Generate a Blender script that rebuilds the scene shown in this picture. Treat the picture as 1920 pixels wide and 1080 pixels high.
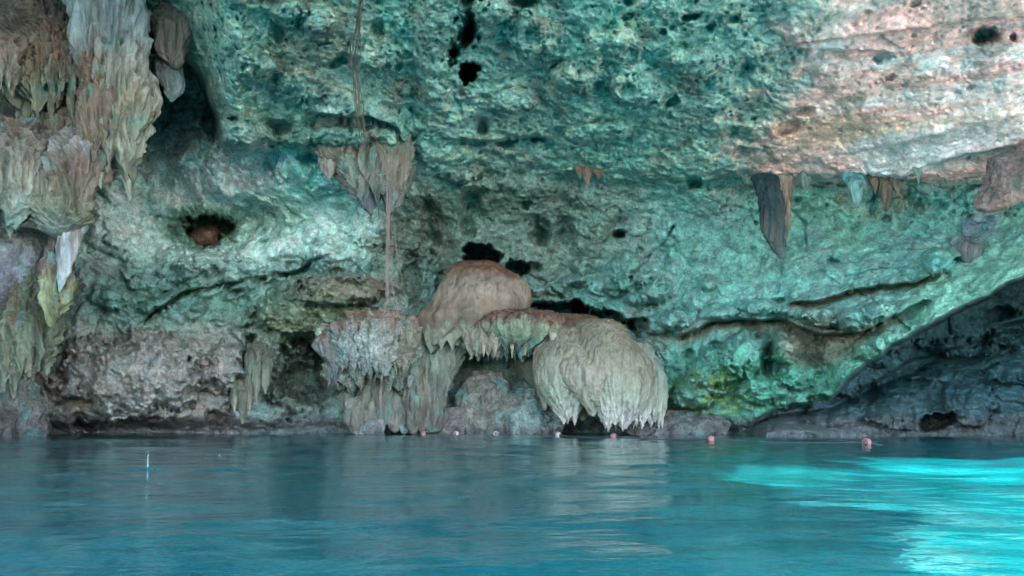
import bpy, math, random
import numpy as np

for o in list(bpy.data.objects):
    bpy.data.objects.remove(o)
scene = bpy.context.scene
COL = scene.collection

# ------------------------------------------------------------------ camera, light, exposure
F = 1493.0            # focal length in photograph pixels
HZ = 780.0            # image row of the horizon
CAMH = 0.45           # eye height over the water
cam = bpy.data.cameras.new('camera')
cam.sensor_width = 36.0
cam.lens = F / 1920.0 * 36.0
cam.shift_y = (HZ - 540.0) / 1920.0
cam.clip_start = 0.05
cam.clip_end = 500
camo = bpy.data.objects.new('camera', cam)
camo.location = (0, 0, CAMH)
camo.rotation_euler = (math.radians(90), 0, 0)
COL.objects.link(camo)
scene.camera = camo

SUN_DIR = np.array((0.42, -0.34, 0.84)); SUN_DIR /= np.linalg.norm(SUN_DIR)
elev = math.asin(SUN_DIR[2]); azim = math.atan2(SUN_DIR[0], SUN_DIR[1])
world = bpy.data.worlds.new('World'); scene.world = world; world.use_nodes = True
nt = world.node_tree; bg = nt.nodes['Background']
sky = nt.nodes.new('ShaderNodeTexSky'); sky.sky_type = 'NISHITA'; sky.sun_disc = False
sky.sun_elevation = elev; sky.sun_rotation = azim
nt.links.new(sky.outputs[0], bg.inputs[0]); bg.inputs[1].default_value = 0.15
sun = bpy.data.lights.new('sun', 'SUN'); sun.energy = 3.7; sun.angle = math.radians(0.6); sun.color = (1, .96, .9)
suno = bpy.data.objects.new('sun', sun); COL.objects.link(suno)
from mathutils import Vector
suno.rotation_euler = Vector(SUN_DIR).to_track_quat('Z', 'Y').to_euler()
suno.location = (20, -20, 40)
scene.view_settings.view_transform = 'Standard'
scene.view_settings.look = 'None'
scene.view_settings.gamma = 1.0
scene.view_settings.use_curve_mapping = False
scene.view_settings.exposure = 3.62
try:
    scene.cycles.use_denoising = True
    scene.cycles.max_bounces = 8
    scene.cycles.diffuse_bounces = 5
    scene.cycles.caustics_reflective = False
    scene.cycles.caustics_refractive = False
    scene.cycles.sample_clamp_indirect = 6.0
except Exception:
    pass

# ------------------------------------------------------------------ numpy noise
def _h(ix, iy, iz, seed):
    n = (ix.astype(np.uint32) * np.uint32(374761393) + iy.astype(np.uint32) * np.uint32(668265263)
         + iz.astype(np.uint32) * np.uint32(2147483647) + np.uint32(seed * 144665 + 13))
    n = (n ^ (n >> np.uint32(13))) * np.uint32(1274126177)
    n = (n ^ (n >> np.uint32(15))) * np.uint32(2246822519)
    return n ^ (n >> np.uint32(16))

def perlin(P, scale, seed=0):
    p = (P / scale + 1000.0).astype(np.float32)
    i = np.floor(p).astype(np.int64); f = p - i
    u = f * f * f * (f * (f * 6 - 15) + 10)
    out = 0
    for dx in (0, 1):
        wx = u[:, 0] if dx else 1 - u[:, 0]
        for dy in (0, 1):
            wy = u[:, 1] if dy else 1 - u[:, 1]
            for dz in (0, 1):
                wz = u[:, 2] if dz else 1 - u[:, 2]
                h = _h(i[:, 0] + dx, i[:, 1] + dy, i[:, 2] + dz, seed)
                gx = ((h & np.uint32(1023)).astype(np.float32) / 511.5 - 1)
                gy = (((h >> np.uint32(10)) & np.uint32(1023)).astype(np.float32) / 511.5 - 1)
                gz = (((h >> np.uint32(20)) & np.uint32(1023)).astype(np.float32) / 511.5 - 1)
                out = out + wx * wy * wz * (gx * (f[:, 0] - dx) + gy * (f[:, 1] - dy) + gz * (f[:, 2] - dz))
    return out * 1.3

def fbm(P, scale, octv=4, seed=0, gain=0.5, ridged=False, billow=False):
    a, s, tot = 1.0, 0.0, 0.0
    for k in range(octv):
        n = perlin(P, scale / 2 ** k, seed + k * 7)
        if ridged: n = 1 - 2.6 * np.abs(n)
        if billow: n = 2.6 * np.abs(n) - .5
        s = s + a * n; tot += a; a *= gain
    return s / tot

def worley(P, scale, seed=0):
    """distance to the nearest feature point (cell units) and that cell's random number"""
    p = P / scale + 1000.0
    i = np.floor(p).astype(np.int64); f = (p - i).astype(np.float32)
    best = np.full(len(p), 9.0, np.float32); rid = np.zeros(len(p), np.float32)
    for dx in (-1, 0, 1):
        for dy in (-1, 0, 1):
            for dz in (-1, 0, 1):
                h = _h(i[:, 0] + dx, i[:, 1] + dy, i[:, 2] + dz, seed)
                rx = (h & np.uint32(1023)).astype(np.float32) / 1023
                ry = ((h >> np.uint32(10)) & np.uint32(1023)).astype(np.float32) / 1023
                rz = ((h >> np.uint32(20)) & np.uint32(1023)).astype(np.float32) / 1023
                d = (dx + rx - f[:, 0]) ** 2 + (dy + ry - f[:, 1]) ** 2 + (dz + rz - f[:, 2]) ** 2
                m = d < best
                best = np.where(m, d, best)
                rid = np.where(m, ((h >> np.uint32(7)) & np.uint32(255)).astype(np.float32) / 255, rid)
    return np.sqrt(best), rid

def ss(a, b, x):
    t = np.clip((x - a) / (b - a), 0, 1)
    return t * t * (3 - 2 * t)

def XYZ(px, py, D):
    """photograph row/column at distance D in front of the shore point -> place in the cave"""
    return np.stack([(px - 960.0) / F * D, D, CAMH + (HZ - py) / F * D], -1)

# ------------------------------------------------------------------ materials
def new_mat(name):
    m = bpy.data.materials.new(name); m.use_nodes = True
    return m, m.node_tree, m.node_tree.nodes['Principled BSDF']

def N(nt, typ, **kw):
    n = nt.nodes.new(typ)
    for k, v in kw.items(): setattr(n, k, v)
    return n

def rock_material(name, stretch=(1, 1, 1), b1=0.03, b2=0.012, s1=9.0, s2=34.0, rough=0.85, var=0.35, spec=0.3):
    m, nt, pb = new_mat(name)
    L = nt.links.new
    at = N(nt, 'ShaderNodeAttribute'); at.attribute_name = 'col'
    tc = N(nt, 'ShaderNodeTexCoord'); mp = N(nt, 'ShaderNodeMapping'); mp.inputs['Scale'].default_value = stretch
    L(tc.outputs['Object'], mp.inputs[0])
    n1 = N(nt, 'ShaderNodeTexNoise'); n1.inputs['Scale'].default_value = s1; n1.inputs['Detail'].default_value = 6; n1.inputs['Roughness'].default_value = .62
    n2 = N(nt, 'ShaderNodeTexNoise'); n2.inputs['Scale'].default_value = s2; n2.inputs['Detail'].default_value = 4; n2.inputs['Roughness'].default_value = .6
    L(mp.outputs[0], n1.inputs[0]); L(mp.outputs[0], n2.inputs[0])
    mr = N(nt, 'ShaderNodeMapRange'); mr.inputs[1].default_value = .3; mr.inputs[2].default_value = .7
    mr.inputs[3].default_value = 1 - var; mr.inputs[4].default_value = 1 + var
    L(n1.outputs[0], mr.inputs[0])
    mr2 = N(nt, 'ShaderNodeMapRange'); mr2.inputs[1].default_value = .3; mr2.inputs[2].default_value = .7
    mr2.inputs[3].default_value = 1 - var * .8; mr2.inputs[4].default_value = 1 + var * .8
    L(n2.outputs[0], mr2.inputs[0])
    mu = N(nt, 'ShaderNodeMath', operation='MULTIPLY'); L(mr.outputs[0], mu.inputs[0]); L(mr2.outputs[0], mu.inputs[1])
    vm = N(nt, 'ShaderNodeVectorMath', operation='SCALE'); L(at.outputs['Color'], vm.inputs[0]); L(mu.outputs[0], vm.inputs['Scale'])
    L(vm.outputs[0], pb.inputs['Base Color'])
    bp1 = N(nt, 'ShaderNodeBump'); bp1.inputs['Distance'].default_value = b1; bp1.inputs['Strength'].default_value = 1
    bp2 = N(nt, 'ShaderNodeBump'); bp2.inputs['Distance'].default_value = b2; bp2.inputs['Strength'].default_value = 1
    am = N(nt, 'ShaderNodeAttribute'); am.attribute_name = 'rug'
    L(am.outputs['Fac'], bp1.inputs['Strength']); L(am.outputs['Fac'], bp2.inputs['Strength'])
    L(n1.outputs[0], bp1.inputs['Height']); L(n2.outputs[0], bp2.inputs['Height']); L(bp1.outputs[0], bp2.inputs['Normal'])
    L(bp2.outputs[0], pb.inputs['Normal'])
    pb.inputs['Roughness'].default_value = rough
    pb.inputs['Specular IOR Level'].default_value = spec
    return m

M_ROCK = rock_material('cave_limestone', b1=.13, b2=.045, s1=4.5, s2=17.0, var=.42)
M_FLOW = rock_material('dripstone', stretch=(1, 1, .16), b1=.045, b2=.015, s1=7.0, s2=26.0, rough=.7, var=.3)
M_SKIN = rock_material('fluted_flowstone', stretch=(1, 1, .3), b1=.02, b2=.008, s1=9.0, s2=34.0, rough=.62, var=.2)

def plain(name, col, rough=.5, spec=.5):
    m, nt, pb = new_mat(name)
    tc = N(nt, 'ShaderNodeTexCoord'); n = N(nt, 'ShaderNodeTexNoise'); n.inputs['Scale'].default_value = 30
    nt.links.new(tc.outputs['Object'], n.inputs[0])
    mx = N(nt, 'ShaderNodeMix', data_type='RGBA'); mx.inputs[6].default_value = (*[c * .75 for c in col], 1); mx.inputs[7].default_value = (*[min(1, c * 1.2) for c in col], 1)
    nt.links.new(n.outputs[0], mx.inputs[0]); nt.links.new(mx.outputs[2], pb.inputs['Base Color'])
    pb.inputs['Roughness'].default_value = rough; pb.inputs['Specular IOR Level'].default_value = spec
    return m

# ------------------------------------------------------------------ mesh helpers
def mesh_from(name, V, Fq, mat, col=None, rug=None, smooth=True, parent=None):
    me = bpy.data.meshes.new(name)
    Fq = np.asarray(Fq, np.int32); k = Fq.shape[1]
    me.vertices.add(len(V)); me.vertices.foreach_set('co', np.asarray(V, np.float32).ravel())
    me.loops.add(Fq.size); me.loops.foreach_set('vertex_index', Fq.ravel())
    me.polygons.add(len(Fq)); me.polygons.foreach_set('loop_start', np.arange(0, Fq.size, k, dtype=np.int32))
    me.polygons.foreach_set('loop_total', np.full(len(Fq), k, np.int32))
    me.update(calc_edges=True)
    if smooth: me.polygons.foreach_set('use_smooth', np.ones(len(Fq), bool))
    if col is not None:
        a = me.color_attributes.new('col', 'FLOAT_COLOR', 'POINT')
        c = np.ones((len(V), 4), np.float32); c[:, :3] = np.clip(col, 0.004, .85); a.data.foreach_set('color', c.ravel())
        r = me.attributes.new('rug', 'FLOAT', 'POINT')
        r.data.foreach_set('value', np.ones(len(V), np.float32) if rug is None else np.asarray(rug, np.float32))
    me.materials.append(mat)
    o = bpy.data.objects.new(name, me); COL.objects.link(o)
    if parent is not None: o.parent = parent
    return o

def tag(o, label, cat, group=None, kind=None):
    if label: o['label'] = label
    if cat: o['category'] = cat
    if group: o['group'] = group
    if kind: o['kind'] = kind
    return o

def submesh(name, V, Fq, keep, mat, col, rug):
    f = Fq[keep]; used = np.unique(f); re = np.full(len(V), -1, np.int64); re[used] = np.arange(len(used))
    return mesh_from(name, V[used], re[f], mat, col[used], rug[used])

def C(*v): return np.array(v, np.float32)
LIME = C(.35, .37, .37); GREY = C(.25, .26, .25); TEAL = C(.12, .33, .31); CYAN = C(.15, .50, .48); OLIVE = C(.17, .22, .12)
BROWN = C(.17, .10, .075); PINK = C(.80, .52, .48); WHITE = C(.85, .74, .74); DUSK = C(.13, .115, .115); SAND = C(.33, .28, .20)
SLATE = C(.20, .24, .26); PALE = C(.46, .52, .50)

def mix(c, t, m):
    return c + (t - c) * np.clip(m, 0, 1)[:, None]

def poly_dist(px, py, pts):
    d = np.full(px.shape, 1e9, np.float32)
    for (x0, y0), (x1, y1) in zip(pts[:-1], pts[1:]):
        vx, vy = x1 - x0, y1 - y0
        t = np.clip(((px - x0) * vx + (py - y0) * vy) / (vx * vx + vy * vy), 0, 1)
        d = np.minimum(d, np.hypot(px - x0 - t * vx, py - y0 - t * vy))
    return d

# ------------------------------------------------------------------ the cave wall and ceiling (one continuous rock surface, cut into three)
def axis(lo, a, b, hi, step, nlo, nhi):
    inner = np.arange(a, b + step, step)
    g = lambda L, n: np.cumsum(np.linspace(step, 2 * L / n - step, n))
    left = a - g(a - lo, nlo)[::-1] if nlo else np.array([])
    right = inner[-1] + g(hi - inner[-1], nhi) if nhi else np.array([])
    return np.concatenate([left, inner, right])

ax = axis(-900, -60, 1980, 2850, 1.95, 130, 130)
ay = np.concatenate([axis(-560, -20, 830, 830, 1.95, 90, 0), np.linspace(840, 1450, 50)])
GX, GY = np.meshgrid(ax, ay); nr, nc = GX.shape
px = GX.ravel().astype(np.float64); py = GY.ravel().astype(np.float64)

# first guess of the place, for noise that belongs to the rock and not to the picture
P0 = np.stack([px / 80.0, np.zeros_like(px), py / 80.0], -1)
wx = px + 16 * fbm(P0, 1.0, 4, 3); wy = py + 14 * fbm(P0, 1.0, 4, 31)

NZ = fbm(P0, .55, 3, 33); NZ2 = fbm(P0, .16, 3, 37)
LIPX = [-900, 100, 200, 250, 300, 350, 385, 405, 425, 450, 500, 560, 600, 740, 775, 800, 900, 1000, 1100, 1300, 1500, 1700, 1850, 1950, 2100, 2850]
LIPY = [-700, -300, -80, 0, 55, 105, 165, 225, 270, 288, 268, 282, 290, 284, 288, 318, 305, 312, 326, 340, 334, 340, 330, 320, 300, 200]
lip = np.interp(wx, LIPX, LIPY)
DL = np.interp(wx, [-900, 0, 250, 600, 1000, 1400, 1700, 1950, 2300, 2850], [9, 15, 16.5, 17.5, 18.0, 17.4, 16.2, 15.0, 12.5, 9])
up = lip - wy
kslope = np.interp(wx, [0, 300, 1000, 1500, 1950], [5e-5, 5.5e-5, 6.6e-5, 6.8e-5, 7.0e-5])
Dceil = 1.0 / (1.0 / DL + kslope * np.maximum(up, 0))

cols = [-900, -300, 0, 150, 300, 450, 600, 750, 900, 1050, 1200, 1350, 1500, 1650, 1800, 1950, 2300, 2850]
rows = [-560, 0, 150, 300, 345, 420, 520, 600, 700, 780, 812, 850]
T = np.array([
 [ 9, 13, 18, 20, 20, 20, 20, 20, 20, 20, 20, 20, 19, 18, 17, 16, 13.5, 9.5],
 [ 9, 14, 19.5, 20.5, 20.5, 20, 20, 20, 20, 20, 20, 20, 19, 18, 17, 16, 13.5, 9.5],
 [ 9, 14, 20, 20.3, 20.3, 20, 20, 20, 20, 20, 20, 20, 19, 18, 17, 16, 13.5, 9.5],
 [ 9, 14, 19.5, 20.0, 20.0, 18.5, 17.7, 17.7, 18.1, 18.1, 17.9, 17.7, 17.6, 17.0, 16.3, 15.6, 13.2, 9.5],
 [ 9, 14, 19.3, 19.9, 20.2, 19.1, 18.3, 18.3, 18.6, 18.6, 18.4, 18.1, 18.0, 17.4, 16.6, 15.8, 13.4, 9.6],
 [ 9, 14, 19.2, 19.8, 20.7, 20.6, 19.6, 19.4, 19.7, 19.8, 19.4, 18.8, 18.6, 17.9, 17.1, 16.2, 13.8, 10],
 [ 9, 14, 19.2, 19.6, 20.2, 20.3, 19.8, 20.2, 20.6, 20.4, 19.7, 18.9, 18.0, 17.3, 16.5, 15.8, 13.6, 10],
 [ 9, 14, 19.2, 19.2, 19.5, 19.9, 20.0, 20.6, 21.2, 20.8, 19.8, 18.7, 17.9, 16.9, 16.2, 15.6, 13.5, 10],
 [ 9, 14, 19.4, 18.9, 18.7, 19.3, 20.8, 21.0, 21.4, 21.3, 20.2, 18.5, 18.1, 17.5, 17.2, 16.8, 14, 10],
 [ 9, 14, 19.6, 19.2, 19.0, 19.5, 20.7, 20.9, 21.2, 21.3, 20.6, 19.2, 18.6, 18.2, 18, 17.6, 14, 10],
 [ 9, 14, 19.8, 19.8, 19.8, 20.0, 20.6, 20.8, 21.0, 21.2, 20.6, 19.5, 18.8, 18.5, 18.2, 17.8, 14, 10],
 [ 9, 14, 20.0, 20.0, 20.0, 20.2, 20.6, 20.8, 21.0, 21.2, 20.6, 19.5, 18.8, 18.5, 18.2, 17.8, 14, 10]], float)

def table(x, y):
    xi = np.interp(x, cols, np.arange(len(cols))); yi = np.interp(y, rows, np.arange(len(rows)))
    i = np.clip(xi.astype(int), 0, len(cols) - 2); j = np.clip(yi.astype(int), 0, len(rows) - 2)
    u = xi - i; v = yi - j
    u = u * .4 + .6 * u * u * (3 - 2 * u); v = v * .4 + .6 * v * v * (3 - 2 * v)
    return (T[j, i] * (1 - u) + T[j, i + 1] * u) * (1 - v) + (T[j + 1, i] * (1 - u) + T[j + 1, i + 1] * u) * v
Dwall = table(wx, wy)

# the dark alcove at the right, behind the slanting shelf
EX = [1180, 1380, 1440, 1500, 1560, 1600, 1650, 1700, 1750, 1830, 1920, 2100, 2850]
EY = [830, 803, 770, 752, 742, 702, 662, 625, 600, 562, 512, 430, 200]
edge = np.interp(wx, EX, EY)
alc = ss(-3, 12, wy - edge) * ss(1380, 1440, wx)
tA = np.clip((wy - edge) / np.maximum(812 - edge, 30), 0, 1)
Dalc = np.interp(wx, [1380, 1500, 1700, 1950, 2300, 2850], [19.5, 20.0, 21.8, 21.5, 18, 12]) * (1 - .16 * ss(.2, 1, tA)) + .9 * ss(.28, .33, tA) * ss(.5, .36, tA)
below = ss(-14, 22, -up)
is_ceil = up > 0
D = Dceil * (1 - below) + Dwall * below
D = D * (1 - alc) + Dalc * alc
# rim of the rock shelf is a little nearer
D -= .7 * np.exp(-np.maximum(edge - wy, 0) / 60) * (edge > wy) * ss(1480, 1620, wx)

def crack(pts, w, depth):
    global D
    d = poly_dist(wx, wy, pts)
    wv = w * np.clip(.75 + 1.6 * NZ2 + .8 * NZ, .25, 1.6)
    D = D + depth * np.clip(.6 + 1.5 * NZ, .1, 1.1) * np.exp(-(d / wv) ** 2)

def ledge(pts, step, fall, back=0.0, fb=12):
    """rock above the line stands proud, and a shadow gap sits below it"""
    global D
    xs = [p[0] for p in pts]; ys = [p[1] for p in pts]
    ly = np.interp(wx, xs, ys); fade = ss(xs[0] - 25, xs[0] + 15, wx) * ss(xs[-1] + 25, xs[-1] - 15, wx)
    a = ly - wy
    D = D - step * ss(-3, 4, a) * np.exp(-np.maximum(a, 0) / fall) * fade
    D = D + back * ss(3, -3, a) * np.exp(-np.maximum(-a, 0) / fb) * fade

def hole(cx, cy, rx, ry, depth, rot=0.0, sharp=.35):
    global D
    c, s = math.cos(rot), math.sin(rot)
    u = ((wx - cx) * c + (wy - cy) * s) / rx; v = (-(wx - cx) * s + (wy - cy) * c) / ry
    r = np.hypot(u, v) + 1.15 * NZ + .6 * NZ2
    D = D + depth * ss(1 + sharp * (.5 if depth > 1.2 else 1.0), 1 - sharp * (1 if depth > 1.2 else 2.0), r)
    return r

def dome(cx, cy, rx, ry, h, rot=0.0):
    global D
    c, s = math.cos(rot), math.sin(rot)
    u = ((wx - cx) * c + (wy - cy) * s) / rx; v = (-(wx - cx) * s + (wy - cy) * c) / ry
    r2 = np.clip(u * u + v * v + 1.1 * NZ + .5 * NZ2, 0, 1)
    D = D - 1.5 * h * (1 - r2) ** .55

# --- ceiling features
dome(455, 255, 55, 42, 1.0, .2)
dome(650, 262, 130, 26, .7)
ledge([(600, 212), (690, 222), (745, 240), (760, 268)], .8, 40, .5)
hole(880, 140, 15, 22, 3.2, .3, .2); hole(893, 128, 10, 7, 2.0)
crack([(872, -30), (880, 10), (886, 50), (868, 80), (850, 102)], 15, 1.9)
for q in ((878, 60, 14, 26, .8), (848, 98, 13, 10, .5), (975, 4, 36, 9, .5)): hole(*q)
dome(930, 22, 36, 30, .8)
crack([(860, 265), (900, 270), (950, 272), (985, 260), (1020, 268)], 6, .5)
ledge([(840, 262), (900, 266), (1020, 262)], .35, 25, .25)
crack([(770, 200), (800, 240), (760, 275)], 6, .35)
for q in ((712, 55, 12, 20, .7), (608, 70, 22, 14, .5), (520, 60, 20, 22, .6), (560, 40, 12, 12, .5), (745, 125, 9, 8, .4), (640, 118, 28, 10, .5),
          (905, 240, 13, 14, .7), (1045, 120, 26, 14, .5), (1042, 215, 10, 8, .5), (1120, 222, 14, 6, .6), (1255, 190, 16, 10, .7), (1030, 275, 12, 6, .5),
          (1300, 30, 18, 8, .6), (1370, 40, 14, 10, .5), (1330, 55, 10, 8, .4), (1400, 125, 12, 7, .6), (1480, 235, 26, 12, .7), (1500, 205, 12, 10, .5),
          (1850, 68, 34, 15, .7), (1900, 70, 7, 8, .4), (1650, 108, 22, 8, .5), (1670, 145, 16, 7, .4), (1385, 290, 22, 10, .5), (1240, 60, 10, 8, .4), (1180, 30, 12, 8, .5)):
    hole(q[0], q[1], q[2] * .9, q[3] * .9, q[4] * .55, -.25)
for q in ((600, 45, 40, 34, .45), (540, 30, 34, 30, .4), (700, 100, 50, 35, .35), (480, 120, 40, 30, .4), (560, 160, 50, 34, .35), (620, 190, 60, 30, .4),
          (1000, 60, 60, 40, .35), (1080, 140, 50, 34, .4), (1150, 90, 60, 40, .35), (960, 190, 46, 26, .35), (1200, 170, 60, 30, .35), (1300, 120, 60, 30, .3), (1120, 250, 60, 22, .35)):
    dome(*q)
ledge([(1480, 85), (1600, 70), (1760, 48), (1950, 30)], .16, 50, .06, 20)
ledge([(1380, 110), (1480, 92), (1560, 92), (1700, 100)], .12, 30, .06, 20)
ledge([(1600, 292), (1720, 262), (1830, 232), (1950, 205)], .15, 40, .05, 20)
ledge([(1690, 330), (1760, 305), (1850, 285), (1960, 262)], .22, 30, .1, 14)
# --- deep clefts at the upper left
hole(268, 62, 23, 75, 3.5, -.12, .3); hole(78, 15, 12, 16, 2.0); hole(60, 402, 22, 22, 2.4); hole(20, 220, 26, 60, 2.0)
hole(300, 150, 14, 30, 1.2); hole(395, 235, 14, 46, 1.0, -.3)
# --- left wall
r_h = hole(385, 430, 42, 27, 1.7, .1, .25)
hole(385, 430, 70, 44, .35, .1, .8)
for q in ((210, 488, 24, 12, .4), (505, 300, 16, 14, .6), (520, 240, 22, 14, .6), (580, 300, 24, 10, .8), (560, 500, 34, 14, .5), (480, 400, 50, 26, .35), (445, 545, 22, 7, .4),
          (240, 655, 18, 9, .35), (190, 655, 16, 7, .35), (340, 505, 20, 8, .25)):
    hole(*q)
crack([(265, 602), (310, 572), (345, 548), (420, 531), (500, 522), (560, 512), (598, 482)], 6, .55)
ledge([(262, 602), (345, 546), (420, 528), (560, 508), (600, 478)], .35, 30, .3, 16)
for q in ((280, 530, 40, 18, .35), (330, 510, 44, 18, .35), (380, 505, 36, 14, .3), (270, 575, 44, 16, .3), (440, 500, 44, 16, .3), (210, 560, 40, 20, .3),
          (360, 490, 60, 24, .3), (500, 470, 60, 26, .3), (640, 540, 90, 34, .9), (560, 590, 90, 40, .7), (650, 480, 70, 50, .5), (250, 700, 150, 88, .7), (420, 690, 46, 50, .6),
          (60, 730, 70, 70, .7), (620, 340, 60, 30, .4), (700, 420, 40, 50, .4)):
    dome(*q)
hole(565, 705, 62, 58, 1.6, 0, .7); hole(600, 650, 40, 26, 1.0, 0, .6)
crack([(470, 640), (462, 700), (445, 745), (420, 790)], 12, 1.0)
hole(150, 795, 16, 18, .9); hole(165, 800, 20, 10, .9); hole(405, 792, 24, 16, .8); hole(290, 800, 10, 8, .5)
# --- centre: stacked hollows above and beside the mound
hole(905, 476, 46, 20, 3.0, .2, .3); hole(960, 500, 24, 14, 1.8, .4); 
for q in ((1060, 578, 62, 13, 3.0, .12), (1140, 596, 52, 13, 2.6, .3), (1195, 612, 20, 18, 1.6, 0)): hole(*q)
for q in ((1012, 440, 18, 26, .8), (1062, 440, 24, 30, .7), (1160, 440, 14, 9, 1.0), (1000, 500, 10, 8, .6), (985, 380, 14, 10, .5), (880, 400, 16, 44, .5), (800, 440, 22, 60, .6),
          (770, 520, 16, 50, .6), (830, 540, 14, 30, .5), (1220, 580, 14, 16, .5), (1180, 368, 10, 8, .4), (1240, 480, 10, 16, .4)):
    hole(*q)
for q in ((1080, 528, 36, 14, .5), (1135, 540, 32, 20, .5), (1180, 530, 34, 18, .5), (1100, 500, 30, 16, .35), (1230, 545, 30, 24, .5), (1225, 600, 44, 26, .6), (1265, 600, 30, 22, .5),
          (1190, 560, 22, 14, .5), (1180, 495, 30, 24, .3), (1215, 520, 26, 16, .4), (1030, 545, 40, 12, .4), (1110, 405, 60, 44, .3), (860, 330, 36, 18, .5), (880, 350, 20, 14, .4),
          (930, 345, 40, 18, .3)):
    dome(*q)
crack([(1262, 425), (1240, 455), (1205, 490), (1185, 520)], 4, .4)
# --- right wall
ledge([(1270, 632), (1330, 604), (1400, 600), (1470, 602), (1540, 626), (1610, 622), (1680, 592), (1730, 560)], .55, 30, .55, 30)
crack([(1275, 632), (1330, 605), (1400, 600), (1470, 602), (1540, 624), (1610, 622), (1680, 592)], 5, .35)
ledge([(1480, 572), (1540, 562), (1620, 537), (1720, 527), (1770, 504), (1792, 480)], .5, 34, .4, 14)
for q in ((1540, 594, 34, 18, .6), (1600, 600, 36, 20, .6), (1650, 585, 30, 20, .5), (1480, 585, 40, 12, .4), (1420, 575, 40, 16, .4), (1350, 585, 40, 16, .35), (1305, 560, 30, 20, .35),
          (1325, 530, 20, 16, .35), (1760, 490, 34, 24, .6), (1730, 510, 40, 14, .4), (1400, 660, 50, 46, .8), (1475, 650, 32, 34, .8), (1500, 700, 40, 30, .6), (1340, 690, 50, 40, .6),
          (1300, 740, 60, 30, .6), (1430, 730, 50, 30, .5), (1635, 660, 42, 30, .5), (1670, 640, 40, 24, .4)):
    dome(*q)
for q in ((1440, 672, 12, 40, .8), (1520, 690, 30, 60, .35), (1590, 610, 30, 12, .3), (1470, 565, 26, 10, .4), (1300, 340, 14, 10, .5), (1455, 450, 18, 20, .3), (1660, 410, 8, 6, .3),
          (1200, 470, 8, 6, .3), (1295, 665, 12, 14, .6), (1345, 648, 16, 8, .5), (1600, 430, 16, 6, .3), (1565, 490, 14, 6, .3)):
    hole(*q)
hole(1880, 335, 40, 22, 1.2, -.7)
# --- alcove
for q in ((1760, 790, 34, 16, 1.6), (1620, 735, 30, 14, .8), (1890, 590, 40, 12, .9), (1700, 720, 60, 10, .6), (1560, 745, 40, 8, .6)): hole(*q)
for q in ((1560, 775, 60, 26, .6), (1680, 770, 60, 34, .5), (1820, 760, 60, 40, .5), (1900, 700, 60, 24, .5), (1800, 650, 80, 20, .6), (1900, 635, 60, 16, .5)): dome(*q)
# tide notch at the waterline
D += .25 * ss(790, 806, wy) * ss(1500, 1380, wx)

rc = np.random.RandomState(12)
for k in range(16):
    x = rc.uniform(150, 1750); y = rc.uniform(330, 700); a = rc.choice([-.45, .15, 1.2]) + rc.normal(0, .25); pts = [(x, y)]
    for j in range(rc.randint(4, 8)):
        a += rc.normal(0, .35); l = rc.uniform(14, 30); x += l * math.cos(a); y += l * math.sin(a); pts.append((x, y))
    crack(pts, rc.uniform(2.0, 4.0), rc.uniform(.2, .5) * (.4 if pts[0][0] > 1150 else 1))
# --- relief that belongs to the rock
P = XYZ(px, py, D)
smooth = ss(1400, 1560, wx) * ss(345, 300, wy)                       # worn smooth rock by the daylight
smooth = smooth * (.85 + .15 * ss(-.2, .3, fbm(P, 2.0, 3, 91)))
bedding = ss(1480, 1700, wx) * ss(330, 280, wy)
knobby = ss(200, 330, wx + wy * .3) * ss(700, 560, wx) * below * ss(640, 560, wy)
low_left = ss(580, 640, wy) * ss(500, 430, wx)
ceilm0 = 1 - below
curtain = np.maximum(ss(730, 760, wx) * ss(860, 820, wx) * ss(380, 420, wy) * ss(620, 570, wy), ss(1300, 1340, wx) * ss(1560, 1520, wx) * ss(640, 690, wy) * (1 - alc))
curtain = np.maximum(curtain, ss(1600, 1640, wx) * ss(338, 350, wy) * ss(420, 380, wy) * .8)
rug = np.where(is_ceil, .56, .50)
rug = rug * (1 - .85 * smooth) * (1 - .68 * low_left)
disp = .34 * fbm(P, 2.6, 3, 11)
disp += .34 * rug * fbm(P * C(1, 1, 1.4), .95, 5, 23, .58, billow=True)
disp -= .15 * rug * fbm(P, .42, 4, 41, .6, ridged=True)
disp += .11 * rug * fbm(P, .17, 3, 47, .65)
disp += .16 * curtain * fbm(P * C(1, 1, .18), .34, 4, 53, .55, ridged=True)
disp += .06 * bedding * fbm(P * C(.16, .3, 1), .35, 3, 59, .5, ridged=True)
w1, i1 = worley(P, .42, 5)
r1 = .25 + .5 * i1
kn = np.sqrt(np.clip(r1 ** 2 - w1 ** 2, 0, 1))
disp -= .48 * kn * (i1 > .3) * np.clip(knobby * .9 + .4 * rug, 0, 1)
w6, i6 = worley(P + .12 * np.stack([fbm(P, .4, 2, 81), fbm(P, .4, 2, 82), fbm(P, .4, 2, 83)], -1), .85, 6)
disp -= .75 * np.sqrt(np.clip((.3 + .4 * i6) ** 2 - w6 ** 2, 0, 1)) * (i6 > .3) * np.clip(below * (.5 + .6 * knobby) * (1 - .5 * low_left) + .25 * ceilm0, 0, 1)
w2, i2 = worley(P, .20, 9)
disp -= .20 * np.sqrt(np.clip((.3 + .35 * i2) ** 2 - w2 ** 2, 0, 1)) * np.clip(.45 + knobby, 0, 1) * rug
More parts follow.
